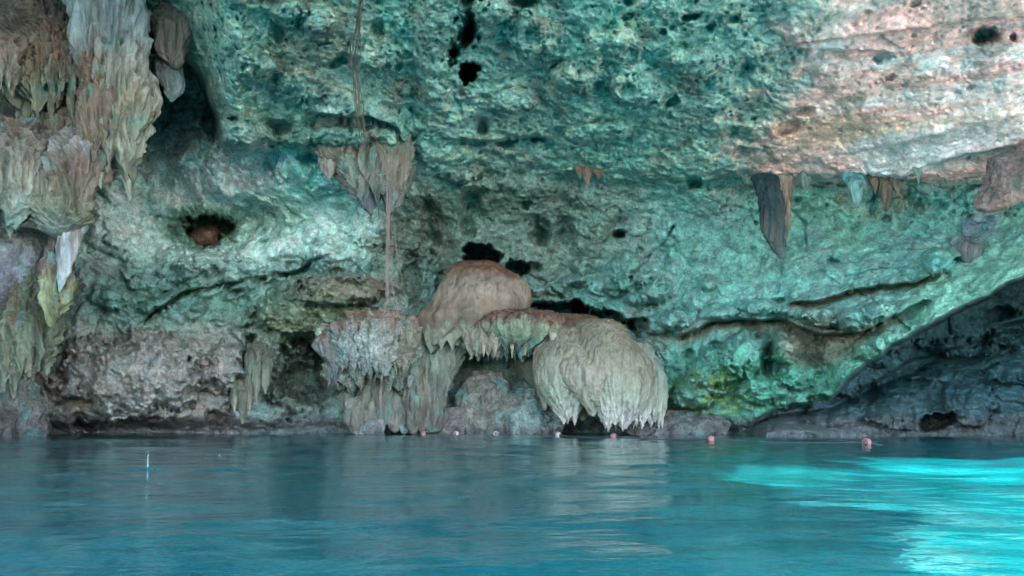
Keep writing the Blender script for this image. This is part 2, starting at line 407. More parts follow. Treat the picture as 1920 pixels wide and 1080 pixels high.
# pits of many sizes, denser where the noise says so
pm = ss(-.05, .35, fbm(P, 1.6, 3, 71)) * (1 - .4 * low_left)
w3, i3 = worley(P, .62, 15)
pit = ss(1, .55, w3 / (.10 + .26 * i3)) * (i3 > .45) * pm
disp += .34 * pit * (1 - .6 * low_left)
w4, i4 = worley(P, .26, 19)
pit2 = ss(1, .5, w4 / (.12 + .28 * i4)) * (i4 > .5) * (.35 + .65 * pm)
disp += .17 * pit2 * np.where(smooth > .3, .7, 1)
w5, i5 = worley(P, .13, 27)
disp += .09 * ss(1, .4, w5 / (.15 + .3 * i5)) * (i5 > .4) * (1 - .6 * smooth) * (.4 + .6 * (wy < 420))
D = D + disp
V = XYZ(px, py, D)

# --- stone colours: algae, bare limestone, iron stain, tide stain, some painted light and shade
n_a = fbm(P, 2.4, 5, 101); n_b = fbm(P, .9, 4, 111); n_c = fbm(P, .35, 4, 121); n_d = fbm(P * C(1, 1, .25), .5, 4, 131)
base = np.tile(LIME, (len(P), 1)).astype(np.float32)
col = mix(base, TEAL, .5 + 1.0 * n_a + .7 * n_b + .5 * n_c)
def blob(cx, cy, rx, ry, soft=.5):
    return ss(1 + soft, 1 - soft, np.hypot((wx - cx) / rx, (wy - cy) / ry))
ceilm = 1 - below
col = mix(col, C(.27, .42, .39), ceilm * (.6 + .9 * n_b) * ss(1600, 1350, wx))
col = col * (1 + .35 * (i1 - .5) * (kn > .05))[:, None]
col = mix(col, C(.22, .52, .46), ceilm * ss(.05, .4, n_a + .6 * n_c) * .6 * ss(1600, 1350, wx))
col = mix(col, C(.50, .50, .42), ceilm * ss(.02, .35, n_c + .5 * fbm(P, .6, 3, 171)) * .7)
col = mix(col, C(.34, .27, .22), ceilm * ss(.1, .32, fbm(P, 1.7, 5, 173)) * .6)
col = mix(col, GREY, ceilm * ss(0.1, .45, fbm(P, 1.3, 4, 141)) * .6)
col = mix(col, C(.20, .15, .12), ss(.12, .4, fbm(P, 1.0, 4, 151)) * .6)
# left wall: pale grey-white bowl with painted light, green below, brown-grey boulder at the foot
bowl = blob(400, 375, 350, 125, .4) * below
col = mix(col, C(.74, .80, .80), bowl * (.95 + .6 * n_b))
col = mix(col, CYAN * .9, blob(640, 330, 110, 60) * below * .6)
col = mix(col, C(.22, .23, .26), blob(270, 250, 120, 90, .6) * below * .7)
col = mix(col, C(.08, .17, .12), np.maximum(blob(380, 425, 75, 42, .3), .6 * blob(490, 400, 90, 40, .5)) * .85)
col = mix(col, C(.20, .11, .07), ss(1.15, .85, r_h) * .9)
col = mix(col, C(.22, .30, .24), blob(380, 570, 230, 50) * (.5 + n_b))
col = mix(col, C(.32, .255, .225), low_left * (.75 + .7 * n_b + .5 * n_c))
col = mix(col, C(.27, .25, .20) * .75, blob(570, 700, 110, 110, .5) * .8)
col = mix(col, C(.30, .21, .17), blob(650, 540, 120, 26, .5) * .85)
col = mix(col, C(.24, .24, .15), blob(590, 600, 120, 50, .5) * .7)
# centre: darker olive grey back wall
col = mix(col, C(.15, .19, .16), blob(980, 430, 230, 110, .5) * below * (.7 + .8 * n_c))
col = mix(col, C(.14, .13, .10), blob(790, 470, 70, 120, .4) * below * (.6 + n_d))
col = mix(col, C(.30, .34, .31), blob(870, 340, 46, 24, .4) * below * .8)
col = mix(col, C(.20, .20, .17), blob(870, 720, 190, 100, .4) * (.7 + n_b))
col = mix(col, C(.16, .33, .30), blob(1170, 560, 110, 60, .5) * below * (.5 + n_c * 1.2))
# right wall: green teal algae, yellow-green low down
right = ss(1150, 1320, wx) * below * (1 - alc)
col = mix(col, C(.19, .40, .38), right * (.6 + .9 * n_b + .6 * n_c))
col = mix(col, C(.30, .50, .42), right * ss(.05, .35, n_a + .5 * n_b) * .7)
col = mix(col, C(.10, .34, .22), right * ss(620, 680, wy) * (.65 + n_c))
col = mix(col, C(.33, .36, .10), blob(1330, 740, 60, 45, .6) * np.clip(.35 + 1.6 * n_c, 0, .8) * (1 - alc))
col = mix(col, C(.24, .18, .13), blob(1535, 640, 80, 50, .4) * .85 * (1 - alc))
col = mix(col, C(.25, .18, .13), np.exp(-(poly_dist(wx, wy, [(1280, 635), (1330, 612), (1400, 608), (1470, 610), (1540, 634), (1610, 630), (1690, 598)]) / 12) ** 2) * .85)  # brown line painted for the shaded underside of the ledge
col = mix(col, C(.22, .15, .11), np.exp(-(poly_dist(wx, wy, [(1480, 576), (1540, 566), (1620, 542), (1720, 532), (1775, 510)]) / 7) ** 2) * .85)
col = mix(col, C(.16, .45, .45), blob(1765, 490, 34, 22, .4) * .8)
col = mix(col, C(.38, .42, .55), blob(1845, 425, 32, 26, .4) * .8)
col = mix(col, C(.38, .30, .24), ss(1420, 1560, wx) * ss(325, 345, wy) * ss(440, 370, wy) * ss(-.15, .25, n_d) * .8)
col = mix(col, C(.24, .46, .36), np.exp(-np.abs(wy - edge + 18) / 20) * ss(1560, 1640, wx) * (1 - alc) * .8)
# daylight corner of the ceiling: bare pink stone, white streaks painted as reflected sunlight
wp, ip = worley(P * C(.7, .5, 1), .5, 29)
pits_r = ss(1, .8, (wp + .25 * n_c) / (.12 + .26 * ip)) * (ip > .35)
n_w = fbm(P * C(.3, .4, 1.2), 1.1, 4, 161)
pinkm = ss(0, 170, (wx - 1360) - .35 * np.abs(wy - 190) + 260 * n_b + 160 * n_a + 120 * n_c) * ceilm
sh_ = np.stack([px / 900.0, np.zeros_like(px), (py + .2 * px) / 60.0], -1); streak = fbm(sh_, .6, 4, 181); streak2 = fbm(sh_, .25, 3, 187)
col = mix(col, C(.83, .48, .46), pinkm * (.95 + .3 * n_b))
col = mix(col, PINK, pinkm * blob(1620, 200, 230, 110, .6) * (.75 + 1.1 * n_b))
col = mix(col, C(.85, .55, .42), pinkm * blob(1570, 245, 110, 40, .7) * .7)
col = mix(col, C(.85, .76, .77), pinkm * ss(.0, .18, streak + .4 * streak2) * ss(1480, 1650, wx) * .85)
col = mix(col, C(.44, .38, .34), pinkm * ss(.05, .28, -streak + .4 * streak2) * ss(1480, 1650, wx) * .7)
col = mix(col, C(.32, .36, .31), pinkm * ss(.12, .35, n_w + .3 * n_b) * .6)
col = mix(col, WHITE, pinkm * ss(-.15, .25, n_c + .7 * n_b) * np.maximum(blob(1570, 105, 60, 22, .7), blob(1720, 118, 120, 20, .6)) * 1.1)
band = np.exp(-(poly_dist(wx, wy, [(1640, 310), (1760, 285), (1850, 255), (2050, 225)]) / 36) ** 2)
col = mix(col, WHITE, 1.3 * band * (.85 + .8 * n_b) * ceilm)
band2 = np.exp(-(poly_dist(wx, wy, [(1500, 50), (1620, 15), (1700, -20)]) / 16) ** 2) + .7 * np.exp(-(poly_dist(wx, wy, [(1560, 140), (1700, 205), (1900, 175)]) / 10) ** 2)
col = mix(col, C(.72, .58, .54), band2 * ceilm * .7)
col = mix(col, C(.85, .60, .48), np.exp(-(poly_dist(wx, wy, [(1560, 262), (1700, 240), (1900, 205)]) / 12) ** 2) * ceilm * .6)
col = mix(col, C(.20, .12, .10), blob(1850, 68, 36, 16, .3) * .85)
col = mix(col, C(.13, .17, .14), pits_r * ss(1380, 1500, wx) * ceilm * blob(1660, 130, 260, 90, .5) * .7)
# alcove: dark rock, the shade under the shelf painted into its colour
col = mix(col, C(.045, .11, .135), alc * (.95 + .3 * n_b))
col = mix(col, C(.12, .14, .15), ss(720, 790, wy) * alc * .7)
# tide stain just above the water
col = mix(col, DUSK, ss(772, 792, wy + 14 * n_b) * .85)
col *= mix(np.tile(C(.84, 1.0, .97), (len(P), 1)), C(1, 1, 1), np.maximum(pinkm, low_left * .7))
col *= ((1 + .42 * n_c) * (1 + .35 * blob(420, 360, 320, 110, .5) * below))[:, None]  # bowl brightened again in colour to make up for weak light there

idx = np.arange(nr * nc).reshape(nr, nc)
Fq = np.stack([idx[:-1, :-1], idx[1:, :-1], idx[1:, 1:], idx[:-1, 1:]], -1).reshape(-1, 4)
fc = (up > 2)[Fq].mean(1) > .5
fa = (alc > .5)[Fq].mean(1) > .5
RUG = np.clip(rug, .12, 1)
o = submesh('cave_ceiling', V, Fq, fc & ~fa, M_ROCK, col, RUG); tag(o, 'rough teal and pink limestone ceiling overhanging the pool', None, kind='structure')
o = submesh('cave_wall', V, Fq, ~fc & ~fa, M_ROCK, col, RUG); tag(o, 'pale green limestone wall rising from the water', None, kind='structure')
o = submesh('alcove_wall', V, Fq, fa, M_ROCK, col, RUG); tag(o, 'rock deep under the slanting shelf at the right, its shade painted in', None, kind='structure')
DG = D.reshape(nr, nc)
def depth_at(x, y):
    xi = np.interp(x, ax, np.arange(nc)); yi = np.interp(y, ay, np.arange(nr))
    return float(DG[int(round(float(yi))), int(round(float(xi)))])

# ------------------------------------------------------------------ the cave roof over and left of the viewer, open to the sky at the right
def roof():
    xs = np.arange(-26, 36, .22); ys = np.arange(-26, 27, .22)
    X, Y = np.meshgrid(xs, ys); r, c = X.shape
    Q = np.stack([X.ravel(), Y.ravel(), np.zeros(X.size)], -1)
    Z = 9.6 + .8 * fbm(Q, 5, 4, 301) + .03 * np.abs(Q[:, 0])
    Q[:, 2] = Z
    bx = Q[:, 0] + 2.6 * fbm(Q, 2.5, 5, 311); by = Q[:, 1] + 1.2 * fbm(Q, 2.5, 4, 317)
    eh = np.interp(by, [-26, -6, -2, 1, 4, 6, 10, 12], [6.0, 6.2, 6.9, 8.5, 9.3, 9.3, 10, 14])
    openm = (bx > eh) & (bx < 22) & (by < 9.6)
    openm |= (by < -6)
    Fr = np.arange(r * c).reshape(r, c)
    Fr = np.stack([Fr[:-1, :-1], Fr[:-1, 1:], Fr[1:, 1:], Fr[1:, :-1]], -1).reshape(-1, 4)
    keep = ~openm[Fr].any(1)
    colr = mix(np.tile(LIME, (len(Q), 1)), TEAL, .5 + fbm(Q, 3, 3, 99))
    o = submesh('cave_roof', Q, Fr[:, ::-1], keep, M_ROCK, colr, np.ones(len(Q)))
    md = o.modifiers.new('thick', 'SOLIDIFY'); md.thickness = 2.2; md.offset = -1
    o['kind'] = 'structure'
    return o
roof()

# ------------------------------------------------------------------ water and pool bed
def water():
    ys = np.concatenate([np.linspace(-26, .5, 60), np.geomspace(.6, 26, 620)])
    u = np.linspace(-1, 1, 560)
    half = np.where(ys < 3, np.maximum(4 + 0 * ys, 26 - np.abs(ys - .6) * 0), 1) * 0 + np.clip(3 + ys * 1.25, 3, 40)
    half = np.where(ys < .6, 26, half)
    X = u[None, :] * half[:, None]
    X = np.sign(X) * np.abs(X)
    Y = np.repeat(ys[:, None], len(u), 1)
    Q = np.stack([X.ravel(), Y.ravel(), np.zeros(X.size)], -1)
    a = ss(.4, 1.5, Q[:, 1])
    z = .07 * fbm(Q * C(.7, 1.0, 1), 2.6, 2, 399) + .046 * fbm(Q * C(.6, 1.0, 1), .95, 2, 401) + .008 * fbm(Q * C(.6, 1, 1), .42, 2, 411)
    z += .0018 * fbm(Q * C(.5, 1, 1), .13, 2, 421) * ss(14, 4, Q[:, 1])
    rightm = ss(0, 3, Q[:, 0]) * ss(9, 4, Q[:, 1])
    z += rightm * .026 * fbm(Q * C(.6, 1, 1), .35, 3, 431)
    for (sx, sy) in ((277, 881), (425, 881)):          # rings where drops have just landed
        d0 = .45 * F / (sy - HZ); x0 = (sx - 960) / F * d0
        r = np.hypot(Q[:, 0] - x0, Q[:, 1] - d0)
        z += .022 * np.cos(r * 34) * np.exp(-(r / .16) ** 2)
    Q[:, 2] = z * a
    r, c = X.shape
    Fr = np.arange(r * c).reshape(r, c)
    Fr = np.stack([Fr[:-1, :-1], Fr[:-1, 1:], Fr[1:, 1:], Fr[1:, :-1]], -1).reshape(-1, 4)
    m = bpy.data.materials.new('pool_water'); m.use_nodes = True
    nt = m.node_tree; nt.nodes.clear(); L = nt.links.new
    out = N(nt, 'ShaderNodeOutputMaterial')
    gl = N(nt, 'ShaderNodeBsdfGlossy'); gl.inputs['Roughness'].default_value = .05; gl.inputs['Color'].default_value = (.88, .97, 1, 1)
    rf = N(nt, 'ShaderNodeBsdfRefraction'); rf.inputs['IOR'].default_value = 1.33; rf.inputs['Roughness'].default_value = .08; rf.inputs['Color'].default_value = (.68, 1, 1, 1)
    tr = N(nt, 'ShaderNodeBsdfTransparent'); tr.inputs['Color'].default_value = (.68, 1, 1, 1)
    fr = N(nt, 'ShaderNodeFresnel'); fr.inputs['IOR'].default_value = 1.33
    mx1 = N(nt, 'ShaderNodeMixShader'); mx1.inputs[0].default_value = .5
    L(rf.outputs[0], mx1.inputs[1]); L(tr.outputs[0], mx1.inputs[2])
    df = N(nt, 'ShaderNodeBsdfDiffuse'); df.inputs['Color'].default_value = (.001, .19, .22, 1)
    mx0 = N(nt, 'ShaderNodeMixShader'); mx0.inputs[0].default_value = .32
    L(mx1.outputs[0], mx0.inputs[1]); L(df.outputs[0], mx0.inputs[2])
    mx2 = N(nt, 'ShaderNodeMixShader'); L(fr.outputs[0], mx2.inputs[0]); L(mx0.outputs[0], mx2.inputs[1]); L(gl.outputs[0], mx2.inputs[2])
    tc = N(nt, 'ShaderNodeTexCoord'); mp = N(nt, 'ShaderNodeMapping'); mp.inputs['Scale'].default_value = (1, 1.5, 1)
    n = N(nt, 'ShaderNodeTexNoise'); n.inputs['Scale'].default_value = 3.5; n.inputs['Detail'].default_value = 4
    L(tc.outputs['Object'], mp.inputs[0]); L(mp.outputs[0], n.inputs[0])
    bp = N(nt, 'ShaderNodeBump'); bp.inputs['Distance'].default_value = .014; bp.inputs['Strength'].default_value = 1
    L(n.outputs[0], bp.inputs['Height'])
    for s in (gl, rf, fr): L(bp.outputs[0], s.inputs['Normal'])
    L(mx2.outputs[0], out.inputs[0])
    o = mesh_from('pool_water', Q, Fr, m)
    tag(o, 'clear turquoise water of the cave pool', None, kind='structure')
    # bed: blue-green silt over rock, pale patches painted as sun glints
    xs = np.concatenate([np.linspace(-30, -1, 120), np.linspace(-.8, 9, 150), np.linspace(9.3, 30, 80)]); yb = np.concatenate([np.linspace(-27, -.3, 100), np.linspace(0, 10, 150), np.linspace(10.3, 25, 70)])
    X, Y = np.meshgrid(xs, yb); B = np.stack([X.ravel(), Y.ravel(), np.zeros(X.size)], -1)
    B[:, 2] = -2.2 + .5 * fbm(B, 3.5, 4, 501) + .15 * fbm(B, .8, 3, 511)
    B[:, 2] += .7 * ss(.0, .25, fbm(B, 1.1, 3, 523)) * ss(.3, 1.5, B[:, 0]) * ss(6.5, 4, B[:, 1]) * ss(0, 1.5, B[:, 1])
    bm = fbm(B, 1.6, 5, 521)
    bc = mix(np.tile(C(.01, .56, .62), (len(B), 1)), C(.02, .22, .30), ss(-.1, .25, bm))
    pale = ss(.02, .16, fbm(B, .45, 4, 525)) * ss(.3, 1.5, B[:, 0]) * ss(8, 4.5, B[:, 1])  # pale patches stand for sun glints, painted into the bed colour
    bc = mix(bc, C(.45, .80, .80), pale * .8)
    r, c = X.shape
    Fr = np.arange(r * c).reshape(r, c)
    Fr = np.stack([Fr[:-1, :-1], Fr[:-1, 1:], Fr[1:, 1:], Fr[1:, :-1]], -1).reshape(-1, 4)
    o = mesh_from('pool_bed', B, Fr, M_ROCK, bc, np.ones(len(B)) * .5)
    tag(o, 'blue green silt bed under the pool water', None, kind='structure')
water()

def bank():
    # added rocky bank out of view at the right, bounces warm light upward
    xs = np.linspace(9.3, 24, 150); ys = np.linspace(-9, 14, 170)
    X, Y = np.meshgrid(xs, ys); B = np.stack([X.ravel(), Y.ravel(), np.zeros(X.size)], -1)
    sh = 9.9 + .8 * fbm(B, 3, 3, 541)
    B[:, 2] = -1.2 + 1.5 * ss(0, 1.2, B[:, 0] - sh) + .22 * np.maximum(B[:, 0] - sh, 0) + .35 * fbm(B, 1.6, 5, 543) + .1 * fbm(B, .4, 4, 547, billow=True)
    r, c = X.shape
    Fr = np.arange(r * c).reshape(r, c)
    Fr = np.stack([Fr[:-1, :-1], Fr[:-1, 1:], Fr[1:, 1:], Fr[1:, :-1]], -1).reshape(-1, 4)
    bc = mix(np.tile(C(.74, .58, .50), (len(B), 1)), C(.50, .42, .32), ss(0, .3, fbm(B, 1.5, 4, 549)))
    o = mesh_from('bounce_bank', B, Fr, M_ROCK, bc, np.ones(len(B))); tag(o, 'added pale rock bank out of view, bounces warm light to the ceiling', None, kind='structure')
bank()

# ------------------------------------------------------------------ solids built from an outline: stalactites, curtains, flowstone
def smooth_interp(y, ys, vs):
    f = np.interp(y, ys, vs)
    span = (max(ys) - min(ys)) / max(len(ys) - 1, 1) * .25
    return (f + np.interp(y - span, ys, vs) + np.interp(y + span, ys, vs)) / 3

def solid(name, rows, Dc, mat, cols, label=None, cat=None, group=None, ratio=.8, nth=120, nt_=150, flute=.10, nfl=.16, rugn=.05, lobes=None,
          lean=0.0, seed=0, lump=.08, parent=None, hollow=False, cnoise=.55, fscale=None, ringw=0, taper=.25, tuck=.35, tint=1.0):
    ys = [r[0] for r in rows]; xl = [r[1] for r in rows]; xr = [r[2] for r in rows]
    y0, y1 = ys[0], ys[-1]
    t = np.linspace(0, 1, nt_)
    th = np.linspace(0, 2 * np.pi, nth, endpoint=False)
    TT, TH = np.meshgrid(t, th, indexing='ij')
    rng = np.random.RandomState(seed + 5)
    lob = np.zeros_like(TH)
    if lobes:
        k, amp = lobes
        ph = rng.rand() * 6
        lob = amp * (np.abs(np.sin(TH * k / 2 + ph + .5 * np.sin(TH * 3 + ph))) ** .8 - .5) * 1.2
        lob += amp * .5 * np.sin(TH * (k * 1.7 + 1) + ph * 2) * .5
    YY = y0 + TT * (y1 - y0) - lob * TT ** 3
    Yc = np.clip(y0 + TT * (y1 - y0), y0, y1)
    L_ = smooth_interp(Yc, ys, xl); R_ = smooth_interp(Yc, ys, xr)
    cx = (L_ + R_) / 2; hw = np.maximum((R_ - L_) / 2, .4) * Dc / F
    cap = np.sqrt(np.clip(1 - (1 - np.clip(TT / .04, 0, 1)) ** 2, 0, 1))
    if not hollow: cap = cap * np.sqrt(np.clip(1 - (1 - np.clip((1 - TT) / taper, 0, 1)) ** 2, 0, 1)) ** .8
    X = (cx - 960) / F * Dc + hw * cap * np.cos(TH)
    Yd = Dc - hw * ratio * cap * np.sin(TH) - lean * TT
    Z = CAMH + (HZ - YY) / F * Dc
    Yd = Yd + tuck * (1 - TT) ** 3
    Vv = np.stack([X.ravel(), Yd.ravel(), Z.ravel()], -1)
    nx = (np.cos(TH)).ravel(); ny = (-np.sin(TH)).ravel()
    Sd = Vv + seed * 3.7
    mw = hw.ravel() * cap.ravel()
    fs = fscale or nfl
    d = flute * np.minimum(1, mw / .12) * fbm(Sd * C(1, 1, .12), fs, 4, 601 + seed, .55, ridged=True)
    d += lump * fbm(Sd, .8, 3, 611 + seed) * np.minimum(1, mw / .2) * 2
    d += rugn * fbm(Sd, .2, 4, 621 + seed) * np.minimum(1, mw / .12)
    if ringw: d += ringw * np.sin(Vv[:, 2] * 26 + 3 * fbm(Sd, .5, 2, 5)) * np.minimum(1, mw / .12)
    Vv[:, 0] += nx * d; Vv[:, 1] += ny * d
    Vv[:, 2] += .35 * d
    V2 = Vv.reshape(nt_, nth, 3)
    if hollow:   # fold the skirt inward and up so that the underside is closed rock
        inner = []
        last = V2[-1]; ctr = last.mean(0)
        for s_, up_ in ((.90, .02), (.7, .25), (.4, .45), (.02, .5)):
            q = ctr + (last - ctr) * np.array([s_, s_, 1]); q[:, 2] = last[:, 2] * (s_) + ctr[2] * (1 - s_) + up_ * (lobes[1] if lobes else 10) * Dc / F
            inner.append(q)
        V2 = np.concatenate([V2, np.array(inner)], 0)
    n1 = V2.shape[0]
    I = np.arange(n1 * nth).reshape(n1, nth); J = np.roll(I, -1, 1)
    Fr = np.stack([I[:-1], I[1:], J[1:], J[:-1]], -1).reshape(-1, 4)
    W = V2.reshape(-1, 3)
    # colours: list of (y, colour) down the piece; optional side stripes
    yy = HZ - (W[:, 2] - CAMH) * F / Dc + 45 * fbm(W * C(1.6, 1, .7) + seed, .4, 4, 77)
    cy = [c[0] for c in cols]
    cc = np.stack([np.interp(yy, cy, [c[1][k] for c in cols]) for k in range(3)], -1)
    st = fbm(W * C(1, 1, .15) + seed, .22, 4, 631)
    g = fbm(W + seed, .5, 4, 641)
    cc = cc * (1 + cnoise * 1.3 * st + cnoise * g)[:, None]
    if mat is M_FLOW:
        cc = cc * .6; cc = mix(cc, C(.075, .06, .05), ss(.08, .35, fbm(W * C(1, 1, .1) + seed, .13, 4, 671)) * .65)
    if mat is M_SKIN:
        tint = .25; cc = cc * C(.60, .56, .52); cc = mix(cc, C(.10, .095, .07), ss(.02, .28, fbm(W * C(1, 1, .12) + seed, .10, 3, 671)) * .55)
    cc = mix(cc, C(.20, .13, .09), ss(.12, .42, fbm(W * C(1, 1, .3) + seed, .6, 3, 651)) * .5 * tint)
    cc = mix(cc, TEAL, ss(.05, .4, fbm(W + seed, .7, 3, 661)) * .4 * tint)
    o = mesh_from(name, W, Fr, mat, cc, np.ones(len(W)), parent=parent)
    if cat: tag(o, label, cat, group)
    return o

TAN = C(.36, .31, .23); BONE = C(.46, .45, .38); ICE = C(.42, .50, .54); RED = C(.26, .13, .09); MOSS = C(.25, .29, .15); DARK = C(.10, .09, .08)
RUST = C(.22, .12, .09); LEAF = C(.30, .38, .28); STONE = C(.27, .28, .26)

GL = 'dripstone cluster at the upper left'
# upper left cluster
solid('stalactite', [(-160, 120, 262), (0, 134, 250), (60, 150, 247), (110, 162, 250), (160, 178, 262), (200, 186, 268), (240, 188, 264), (285, 188, 240), (338, 196, 218)], 14.6, M_FLOW,
      [(-60, C(.30, .38, .44)), (60, C(.34, .42, .48)), (120, C(.36, .36, .36)), (200, C(.42, .42, .34)), (330, C(.40, .42, .34))],
      'largest stalactite, long pale fluted blade with bluish top and cream tip', 'stalactite', GL, ratio=.5, flute=.34, nfl=.2, seed=1, lump=.12, nt_=300, nth=260, lobes=(5, 60), hollow=True)
solid('stalactite', [(30, 150, 200), (100, 160, 204), (180, 160, 206), (240, 158, 200), (300, 166, 188)], 14.35, M_FLOW, [(30, C(.26, .22, .20)), (120, C(.26, .17, .14)), (300, C(.30, .25, .19))],
      'narrow red brown stalactite pressed against the largest pale blade', 'stalactite', GL, flute=.26, seed=2, nt_=240, nth=160, nfl=.14, lobes=(5, 30), hollow=True, tuck=.7)
c = solid('dripstone_curtain', [(20, 30, 160), (80, 14, 172), (120, 18, 176), (160, 30, 176), (185, 44, 172), (205, 60, 170)], 14.9, M_FLOW, [(40, C(.22, .17, .16)), (100, C(.29, .20, .175)), (150, C(.31, .28, .22)), (230, C(.27, .28, .19))],
      'broad reddish brown dripstone curtain with a ragged fringe at far upper left', 'dripstone curtain', GL, ratio=.4, flute=.34, nfl=.13, seed=3, lobes=(15, 46), hollow=True, nt_=200, nth=340, tuck=1.0)
for i, (x0, ya, yb, w) in enumerate(((52, 120, 172, 9), (72, 120, 186, 9), (98, 130, 228, 13), (140, 130, 240, 12), (156, 140, 262, 12))):
    solid('drip_tooth', [(ya, x0 - w, x0 + w), ((ya + yb) / 2, x0 - w * .8, x0 + w * .8), (yb, x0 - w * .2, x0 + w * .2)], 14.75, M_FLOW, [(ya, C(.29, .20, .175)), (yb, C(.30, .29, .21))],
          flute=.14, nfl=.09, seed=20 + i, nth=60, nt_=90, parent=c, tuck=.5, taper=.5)
solid('rock_lump', [(-80, -40, 150), (-20, -60, 150), (30, -50, 140), (66, -30, 136), (92, 20, 110)], 15.8, M_ROCK, [(-80, C(.12, .12, .13)), (95, C(.19, .16, .15))],
      'dark rounded rock in the very top left corner above the red curtain', 'rock', None, flute=.12, lump=.36, seed=4, rugn=.14, nth=200, nt_=160)
solid('dripstone_curtain', [(60, -40, 20), (110, -40, 26), (140, -30, 22), (165, -20, 10)], 14.0, M_FLOW, [(60, C(.26, .19, .17)), (110, C(.33, .27, .24)), (165, C(.42, .40, .34))], 'small pale curtain tip at the left frame edge beside the red curtain', 'dripstone curtain', GL,
      ratio=.5, seed=5, lobes=(9, 24), hollow=True, nth=140, nt_=100, flute=.2, nfl=.12)
solid('stalactite', [(120, 30, 76), (200, 36, 80), (250, 44, 90), (285, 50, 84), (312, 58, 74)], 15.0, M_FLOW, [(120, C(.3, .28, .24)), (230, C(.31, .32, .32)), (300, C(.30, .26, .20))],
      'grey stalactite below the fringe of the red curtain', 'stalactite', GL, seed=6, flute=.22, nfl=.14, nth=120, tuck=.8)
solid('stalactite', [(170, 90, 128), (240, 90, 130), (280, 94, 124), (306, 102, 112)], 14.8, M_FLOW, [(170, C(.24, .2, .16)), (300, C(.25, .20, .14))],
      'slim brown stalactite left of the twisted pale one', 'stalactite', GL, seed=7, flute=.18, nfl=.12, tuck=.8)
solid('stalactite', [(190, 124, 166), (240, 120, 168), (280, 112, 172), (310, 96, 172), (345, 78, 166), (385, 74, 158), (420, 86, 144), (450, 104, 124)], 14.3, M_FLOW,
      [(190, C(.34, .34, .35)), (275, C(.38, .35, .35)), (320, C(.30, .22, .19)), (400, C(.26, .29, .20)), (446, C(.30, .35, .34))],
      'twisted pink and green stalactite narrowing to a point above a white tip', 'stalactite', GL, seed=8, flute=.32, lump=.2, nt_=260, nth=220, nfl=.18, tuck=.9, taper=.12)
solid('stalactite', [(210, -50, 40), (290, -50, 52), (330, -40, 62), (360, -40, 56), (395, -40, 38), (425, -30, 16)], 13.9, M_FLOW, [(210, C(.2, .2, .19)), (290, C(.31, .28, .25)), (340, C(.40, .39, .33)), (430, C(.32, .38, .33))],
      'wide cream stalactite cut by the left frame edge with a thin curling rim', 'stalactite', GL, seed=9, flute=.28, lump=.2, lobes=(5, 26), hollow=True, nth=220, nt_=180, nfl=.2, tuck=.8)
solid('stalactite', [(250, 44, 82), (310, 42, 84), (335, 48, 78), (354, 58, 68)], 14.5, M_FLOW, [(250, C(.28, .23, .16)), (350, C(.36, .34, .27))], 'small tan bulb of dripstone beside the cream stalactite', 'stalactite', GL, seed=10, flute=.16, nfl=.12, tuck=.6)
solid('stalactite', [(400, 100, 140), (450, 106, 142), (485, 110, 138), (512, 110, 130), (548, 108, 114)], 14.15, M_FLOW, [(400, C(.40, .42, .44)), (450, C(.62, .64, .68)), (545, C(.56, .60, .62))],
      'bright white tapering stalactite tip low in the cluster', 'stalactite', GL, seed=11, flute=.08, lump=.03, tuck=.4)
solid('stalactite', [(420, 80, 120), (490, 82, 118), (520, 86, 124), (560, 88, 122), (590, 88, 110), (614, 90, 97)], 14.35, M_FLOW, [(420, C(.20, .15, .13)), (505, C(.22, .16, .13)), (530, C(.30, .31, .19)), (600, C(.33, .36, .20))],
      'yellow green dagger stalactite hanging under the white tip', 'stalactite', GL, seed=12, flute=.16, nfl=.1, nt_=200, tuck=.5)
solid('rock_lump', [(425, -50, 60), (470, -60, 78), (520, -60, 74), (560, -50, 50), (590, -40, 20)], 15.2, M_ROCK, [(425, C(.27, .27, .26)), (500, C(.22, .21, .24)), (590, C(.12, .12, .13))],
      'smooth grey violet rock bulge at the left frame edge under the stalactites', 'rock', None, seed=13, lump=.26, flute=.06, rugn=.1)
for (x0, ya, yb, w, s, lab) in ((46, 440, 700, 20, 30, 'thin dark green drapery strip nearest the left frame edge'), (78, 520, 690, 24, 31, 'mossy hanging drapery with a split lower end above the waterline'),
                                (22, 520, 735, 18, 32, 'dark narrow drapery strip reaching almost down to the water')):
    solid('dripstone_curtain', [(ya, x0 - w, x0 + w), (ya + (yb - ya) * .5, x0 - w * 1.1, x0 + w), (ya + (yb - ya) * .8, x0 - w * 1.2, x0 + w * .5), (yb, x0 - w, x0 - w * .2)], 14.9, M_FLOW,
          [(ya, C(.10, .11, .09)), ((ya + yb) / 2, C(.17, .19, .12)), (yb, C(.26, .29, .21))], lab, 'dripstone curtain', GL, ratio=.6, seed=s, flute=.24, nfl=.12, nt_=220, nth=120, lobes=(5, 30), hollow=True, tuck=.8)
solid('backing_rock', [(-120, -140, 250), (60, -140, 225), (200, -140, 200), (330, -140, 150), (450, -140, 118), (560, -140, 100), (690, -140, 60), (760, -140, 70), (845, -150, 90)], 17.2, M_ROCK,  # added backing mass, dark colour stands for the shaded hollow
      [(-100, C(.15, .15, .15)), (400, C(.16, .18, .16)), (700, C(.2, .2, .16)), (800, DUSK)], 'added backing rock behind the left stalactites, shade of the hollow in its colour', 'rock', None, seed=33, ratio=.35, lump=.25, rugn=.14, flute=.1, nth=260, nt_=260, taper=.01)
